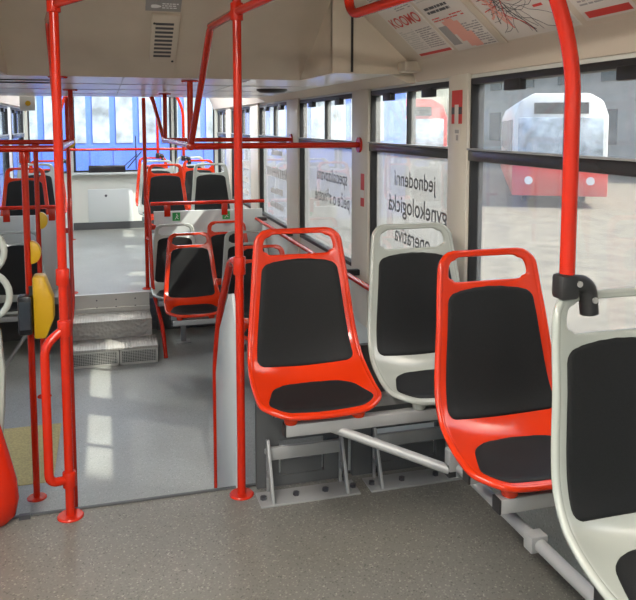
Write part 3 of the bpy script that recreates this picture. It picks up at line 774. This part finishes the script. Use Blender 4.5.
MB().obox(slope_pt(.19, .535), SU*.155, SV*.11, SN*.002).build('plate', M['greyink'], sg)
hb = MB()
cx_, cd_ = .232, .568
pts = [(cx_+.022*math.cos(t)*(1+.2*math.cos(3*t)), cd_+.012*math.sin(t)) for t in [2*PI*k/16 for k in range(16)]]
hb.add([slope_pt(x, d_, .003) for x, d_ in pts]+[slope_pt(x, d_, .0022) for x, d_ in pts], [tuple(range(16))]+[(k, (k+1) % 16, 16+(k+1) % 16, 16+k) for k in range(16)])
hb.build('hand_symbol', M['white'], sg)
pr = MB()
for k in range(3):
    x = .262
    while x < .325:
        l = random.uniform(.006, .016); pr.obox(slope_pt(x, .556+k*.014, .0021), SU*l, SV*.006, SN*.0006); x += l+.004
pr.build('print', M['white'], sg)
sp = thing('ceiling_speaker', (1.10, 4.95, ZL-.03), 'flat round black speaker on the low ceiling', 'speaker')
MB().lathe((1.10, 4.95, ZL-.026), [(.03, 0), (.085, .006), (.105, .018), (.105, .026)], 28).build('grille', M['black'], sp)
lc_ = thing('ceiling_conduit', (.8, 4.4, ZL-.02), 'thin black strip fixed across the low ceiling at left', 'conduit')
MB().box(XL+.05, -.24, 4.48, 4.50, ZL-.006, ZL).build('strip', M['black'], lc_)
MB().box(-.62, -.24, 4.22, 4.235, ZL-.005, ZL).build('strip', M['black'], lc_)
sg2 = thing('ceiling_sign', (-.62, 6.66, 1.56), 'small white sign with yellow dot hanging at the far left ceiling edge', 'sign')
MB().box(-.67, -.55, 6.645, 6.655, 1.57, 1.69).build('board', M['white'], sg2); MB().cyl((-.605, 6.645, 1.63), (-.605, 6.641, 1.63), .022).build('yellow_dot', M['yellow'], sg2)
# clip at the end of the cove
ck = thing('cove_clip', (1.37, 3.26, 1.72), 'beige end clip where the poster cove meets the bulkhead', 'clip')
MB().box(1.335, 1.43, 3.20, 3.29, 1.695, 1.745).build('block', M['beigelt'], ck, bevel=.012)

# ------------------------------------------------------------------ posters in the cove
PV = (CB-CA).normalized(); PU = V((0, -1, 0)); PN = PU.cross(PV)
def cove_pt(y, d, n=0.): return V((CA.x, y, CA.z))+PV*d+PN*n
def sheet(name, y0, y1, d0, d1, label, cat, m='paper', th=.002, group='posters in the cove'):
    t = thing(name, cove_pt((y0+y1)/2, d0), label, cat, group)
    MB().obox(cove_pt(y0, d0), PU*(y0-y1), PV*(d1-d0), PN*th).build('sheet', M[m], t)
    return t
def strip(t, y0, y1, d0, d1, m, n=.0026, name='print'):
    return MB().obox(cove_pt(y0, d0, .0018), PU*(y0-y1), PV*(d1-d0), PN*(n-.0018)).build(name, M[m], t)
def textlines(t, y0, y1, d0, d1, m, step=.011, h=.0055, gap=.12):
    b = MB(); d = d1
    while d > d0:
        y = y0
        while y > y1:
            l = min(random.uniform(.012, .05), y-y1)
            if random.random() > gap: b.obox(cove_pt(y, d-h, .0018), PU*l, PV*h, PN*.0006)
            y -= l+.005
        d -= step
    return b.build('print', M[m], t)
po = sheet('newspaper_poster', 3.13, 2.80, .02, .43, 'newspaper page poster with red headline at the left end of the cove', 'poster')
textlines(po, 3.115, 2.975, .30, .42, 'greyink'); textlines(po, 2.96, 2.815, .27, .42, 'greyink')
textlines(po, 3.115, 2.975, .05, .17, 'palegrey'); textlines(po, 2.96, 2.815, .05, .16, 'greyink')
text_mesh('headline', 'KOOMO', M['redprint'], po, cove_pt(2.965, .195, .0028), PU, PV, .075, bold=.012)
strip(po, 3.12, 2.81, .022, .036, 'redprint')
po = sheet('information_poster', 2.77, 2.45, .01, .43, 'poster with pink figure and text left of the network map', 'poster')
textlines(po, 2.75, 2.50, .27, .41, 'palegrey'); textlines(po, 2.74, 2.55, .21, .24, 'ink', .02, .012)
textlines(po, 2.75, 2.50, .165, .185, 'redprint', .012); textlines(po, 2.58, 2.46, .02, .13, 'greyink')
pk = MB(); 
for y, d0, d1 in ((2.70, .09, .16), (2.67, .05, .17), (2.64, .02, .165), (2.61, .015, .15), (2.58, .015, .09)): pk.obox(cove_pt(y, d0, .0018), PU*.03, PV*(d1-d0), PN*.0007)
pk.build('pink_figure', M['pinkprint'], po)
strip(po, 2.76, 2.69, .04, .14, 'greyink')
po = sheet('network_map', 2.385, 1.96, .01, .43, 'white network map with branching black and red lines in the cove', 'map')
mb = MB(); mr_ = MB(); mp_ = MB()
def walk(b, y, d, ang, n, w):
    for k in range(n):
        l = random.uniform(.02, .045); ang += random.uniform(-.6, .6)
        y2, d2 = y-l*math.cos(ang), d+l*math.sin(ang)
        if not (1.98 < y2 < 2.37 and .02 < d2 < .42): break
        A, B_ = cove_pt(y, d, .0018), cove_pt(y2, d2, .0018); t_ = (B_-A).normalized(); s_ = PN.cross(t_)
        b.obox(A-s_*w/2, B_-A, s_*w, PN*.0008); y, d = y2, d2
for k in range(30): walk(mb, 2.24+random.uniform(-.04, .04), .17+random.uniform(-.05, .05), random.uniform(0, 2*PI), 8, random.choice((.0015, .002, .002, .004)))
for k in range(6): walk(mr_, 2.26+random.uniform(-.03, .03), .17+random.uniform(-.04, .04), random.uniform(0, 2*PI), 6, .004)
for k in range(4): walk(mp_, 2.31+random.uniform(-.02, .02), .26, -PI/2+random.uniform(-.4, .4), 6, .009)
mp_.build('pink_lines', M['pinkprint'], po); mb.build('black_lines', M['ink'], po); mr_.build('red_lines', M['redprint'], po)
strip(po, 2.10, 2.05, .115, .125, 'redprint')
po = sheet('paper_notice', 1.925, 1.70, .02, .43, 'white paper notice with red stripe at the bottom, at upper right', 'notice')
textlines(po, 1.90, 1.76, .075, .42, 'greyink', .013, .006, .05); strip(po, 1.905, 1.715, .028, .052, 'redprint')
textlines(po, 1.80, 1.74, .038, .046, 'paper', .02, .006)
po = sheet('red_poster', 1.60, 1.2, .02, .43, 'red poster at the upper right corner of the photo', 'poster', 'redprint')
strip(po, 1.57, 1.23, .05, .16, 'paper')
# clip bars between the sheets
cb = MB()
for y in (2.44, 1.695, 1.61):
    cb.obox(cove_pt(y, .0), PU*(.045 if y > 2 else .02), PV*.44, PN*.006)
struct(cb.build('trim_10', M['beige'], bevel=.002))
# stickers on window posts
def post_sticker(y0, y1, z0, z1, label, m):
    t = thing('post_sticker', (XR-.0225, (y0+y1)/2, z0), label, 'sticker', 'stickers on the window posts')
    MB().box(XR-.0235, XR-.0218, y0, y1, z0, z1).build('sheet', M[m], t); return t
t = post_sticker(2.80, 2.895, 1.455, 1.595, 'red sticker with dark picture on the nearest window post', 'redprint')
MB().box(XR-.0242, XR-.0234, 2.80, 2.895, 1.495, 1.525).build('picture', M['ink'], t); MB().box(XR-.0248, XR-.0240, 2.83, 2.865, 1.455, 1.535).build('white_figure', M['paper'], t)
t = post_sticker(2.815, 2.875, 1.375, 1.44, 'small white notice below the red sticker on the nearest window post', 'paper')
MB().box(XR-.0242, XR-.0234, 2.825, 2.86, 1.415, 1.43).box(XR-.0242, XR-.0234, 2.83, 2.85, 1.385, 1.408).build('print', M['greyink'], t)
t = post_sticker(4.00, 4.06, .98, 1.17, 'red and white sticker on the window post right of the pregnancy lettering', 'redprint')
MB().box(XR-.0242, XR-.0234, 4.0, 4.06, 1.03, 1.075).build('picture', M['paper'], t)

# ------------------------------------------------------------------ rear end
hp = thing('rear_hatch', (.06, YB-.01, .1), 'square hatch with a lock in the pale panel below the rear window', 'hatch')
MB().box(-.24, .36, YB-.020, YB-.001, .10, .56).build('door', M['panel'], hp, bevel=.004)
MB().cyl((.0, YB-.020, .47), (.0, YB-.030, .47), .018).build('lock', M['bolt'], hp)
bb = thing('black_box', (.05, YB-.06, .80), 'low black box on the sill of the rear window', 'box')
MB().box(-.22, .27, YB-.13, YB-.012, .80, .895).build('body', M['blackgloss'], bb, bevel=.008)
struct(MB().box(-.43, .93, YB-.14, YB, .77, .80).build('trim_11', M['panel'], bevel=.004))
wp = thing('rear_wiper', (.40, YB+.06, .8), 'black windscreen wiper outside the rear window', 'wiper')
MB().cyl((.42, YB+.05, .83), (.42, YB+.07, 1.30), .007).build('blade', M['black'], wp); MB().cyl((.30, YB+.06, .84), (.50, YB+.06, 1.08), .008).build('arm', M['black'], wp); MB().cyl((.20, YB+.06, .82), (.44, YB+.06, 1.04), .007).build('arm', M['black'], wp)

# ------------------------------------------------------------------ fill light strips added out of view to brighten the interior
def lamp_mat(name, col, e):
    lm = bpy.data.materials.new(name); lm.use_nodes = True
    lb = lm.node_tree.nodes['Principled BSDF']; lb.inputs['Base Color'].default_value = (.9, .9, .88, 1)
    lb.inputs['Emission Color'].default_value = (*col, 1); lb.inputs['Emission Strength'].default_value = e; return lm
LN = lamp_mat('lamp_diffuser', (1, .95, .88), 24.); LFR = lamp_mat('far_lamp_diffuser', (.93, .97, 1), 12.)
for y0, y1, x0, x1, ll in ((-.2, 2.0, -.48, -.30, 'ceiling light strip over the near raised floor, left'), (-2.3, -.4, .16, .36, 'ceiling light strip over the near raised floor, right'),
                           (7.0, 9.6, -.30, -.14, 'ceiling light strip over the far raised floor, left'), (7.0, 9.6, .80, .96, 'ceiling light strip over the far raised floor, right')):
    t = thing('ceiling_light', ((x0+x1)/2, (y0+y1)/2, ZC-.03), ll, 'lamp', 'ceiling lights')
    MB().box(x0-.015, x1+.015, y0-.015, y1+.015, ZC-.012, ZC).build('housing', M['white'], t); MB().box(x0, x1, y0, y1, ZC-.03, ZC-.012).build('diffuser', LN if y0 < 3 else LFR, t, bevel=.006)

# ------------------------------------------------------------------ outside
GZ = -.80
struct(MB().box(-40, 60, -40, 60, GZ-.1, GZ).build('floor_street', M['cobble'], smooth=False))
def facade(x0, x1, y0, y1, z1, label, m, side, n, fl):
    t = thing('building', ((x0+x1)/2, (y0+y1)/2, GZ), label, 'building', 'buildings across the street')
    MB().box(x0, x1, y0, y1, GZ, z1).build('wall', M[m], t, smooth=False)
    MB().box(x0-.3, x1+.3, y0-.3, y1+.3, z1, z1+.4).build('cornice', M['white'], t)
    for i in range(n):
        for k in range(fl):
            z = GZ+1.2+k*3.4
            if side == 'x': y = y0+(i+.5)*(y1-y0)/n; MB().box(x0-.06, x0+.02, y-.7, y+.7, z, z+1.9).build('window', M['darkglass'], t)
            else: x = x0+(i+.5)*(x1-x0)/n; MB().box(x-.7, x+.7, y0-.06, y0+.02, z, z+1.9).build('window', M['darkglass'], t)
facade(30, 36, -10, 16, 11, 'grey building outside beyond the clear right window', 'facade', 'x', 7, 3)
facade(26, 34, 20, 48, 12, 'cream building outside beyond the lettered windows', 'facade2', 'x', 7, 3)
def tram(loc, L, rz, label, m1, m2):
    t = thing('tram', (0, 0, 0), label, 'tram', 'trams outside')
    Wd, Hh = 1.22, 3.0
    prof = [(-Wd, .35), (-Wd, 2.5), (-Wd+.15, 2.9), (-Wd+.5, 3.1), (Wd-.5, 3.1), (Wd-.15, 2.9), (Wd, 2.5), (Wd, .35)]
    MB().prism(prof, 'y', 0, L).build('body', M[m1], t, bevel=.06)
    MB().prism([(-Wd-.02, .33), (-Wd-.02, 1.15), (Wd+.02, 1.15), (Wd+.02, .33)], 'y', -.03, L+.03).build('skirt', M[m2], t, bevel=.03)
    MB().box(-Wd+.12, Wd-.12, -.05, .02, 1.35, 2.45).build('windscreen', M['midglass'], t, bevel=.03)
    y = .6
    while y < L-1.2:
        for s in (-1, 1): MB().box(*sorted((s*(Wd-.02), s*(Wd+.012))), y, y+1.15, 1.35, 2.4).build('side_window', M['midglass'], t)
        y += 1.4
    for s in (-.8, .8):
        MB().cyl((s, -.06, .75), (s, -.01, .75), .11).build('headlight', M['white'], t)
        for yy in (1.8, L-1.8):
            MB().cyl((s*.95, yy, .33), (s*1.1, yy, .33), .33).build('wheel', M['black'], t)
    MB().box(-.7, .7, -.04, .01, 2.55, 2.85).build('destination_sign', M['blackgloss'], t)
    t.location = loc; t.rotation_euler.z = rz
    return t
facade(7.5, 8.6, -14, -1.4, 14, 'tall cream building beside the tram on the right, outside the frame', 'facade2', 'x', 6, 4)  # added unseen block that keeps direct sun off the near seats and floor
tram((11.8, 17.4, GZ), 14, -.50, 'white and red tram facing this way outside the clear right window', 'tramwhite', 'tramred')
tram((9.6, 22.5, GZ), 14, -.30, 'red tram standing farther away outside the right windows', 'tramred', 'tramwhite')
# blue vehicle behind the rear window
bv = thing('blue_bus', (.1, 15.5, GZ), 'blue bus side with tall glass doors seen through the rear window', 'bus')
y0 = 14.2
MB().box(-6, 6, y0, y0+2.5, GZ+.32, GZ+3.1).build('body', M['blue'], bv, bevel=.08)
x = -5.6
while x < 5.5:
    MB().box(x, x+.30, y0-.012, y0+.01, GZ+1.92, GZ+2.95).build('pane', M['midglass'], bv); x += .415
    MB().box(x-.062, x-.050, y0-.008, y0+.01, GZ+.4, GZ+1.85).build('door_seam', M['bluedk'], bv)
for x in (-4, 4): MB().cyl((x, y0-.02, GZ+.48), (x, y0+.25, GZ+.48), .48).build('wheel', M['black'], bv)

# ------------------------------------------------------------------ light, sky, camera
wd = bpy.data.worlds.new('sky'); SC.world = wd; wd.use_nodes = True; nt = wd.node_tree
sk = nt.nodes.new('ShaderNodeTexSky'); sk.sky_type = 'NISHITA'; sk.sun_disc = False; sk.sun_elevation = math.radians(52); sk.sun_rotation = math.radians(110)
sk.air_density = 1.0; sk.dust_density = 3.0
nt.links.new(sk.outputs[0], nt.nodes['Background'].inputs['Color']); nt.nodes['Background'].inputs['Strength'].default_value = .20
sl_ = bpy.data.lights.new('sun', 'SUN'); sl_.energy = 4.2; sl_.angle = math.radians(.6); sl_.color = (1, .95, .86)
so = bpy.data.objects.new('sun', sl_); COL.objects.link(so)
so.rotation_euler = V((-.80, .50, -1)).to_track_quat('-Z', 'Y').to_euler()
so.location = (8, -4, 12)

cam = bpy.data.cameras.new('camera'); co = bpy.data.objects.new('camera', cam); COL.objects.link(co); SC.camera = co
F = 740.; PY = 196.
cam.sensor_width = 36; cam.lens = 36*F/636; cam.shift_y = -(300-PY)/636; cam.clip_start = .02; cam.clip_end = 300
co.location = (0, 0, 1.45)
yaw = math.atan(213/F); pitch = math.atan((PY-125)/F)
co.rotation_euler = (PI/2-pitch, 0, -yaw)
SC.view_settings.view_transform = 'Standard'; SC.view_settings.look = 'None'; SC.view_settings.gamma = 1
SC.view_settings.use_curve_mapping = False; SC.view_settings.exposure = 1.4
SC.cycles.max_bounces = 12; SC.cycles.diffuse_bounces = 6; SC.cycles.transparent_max_bounces = 24
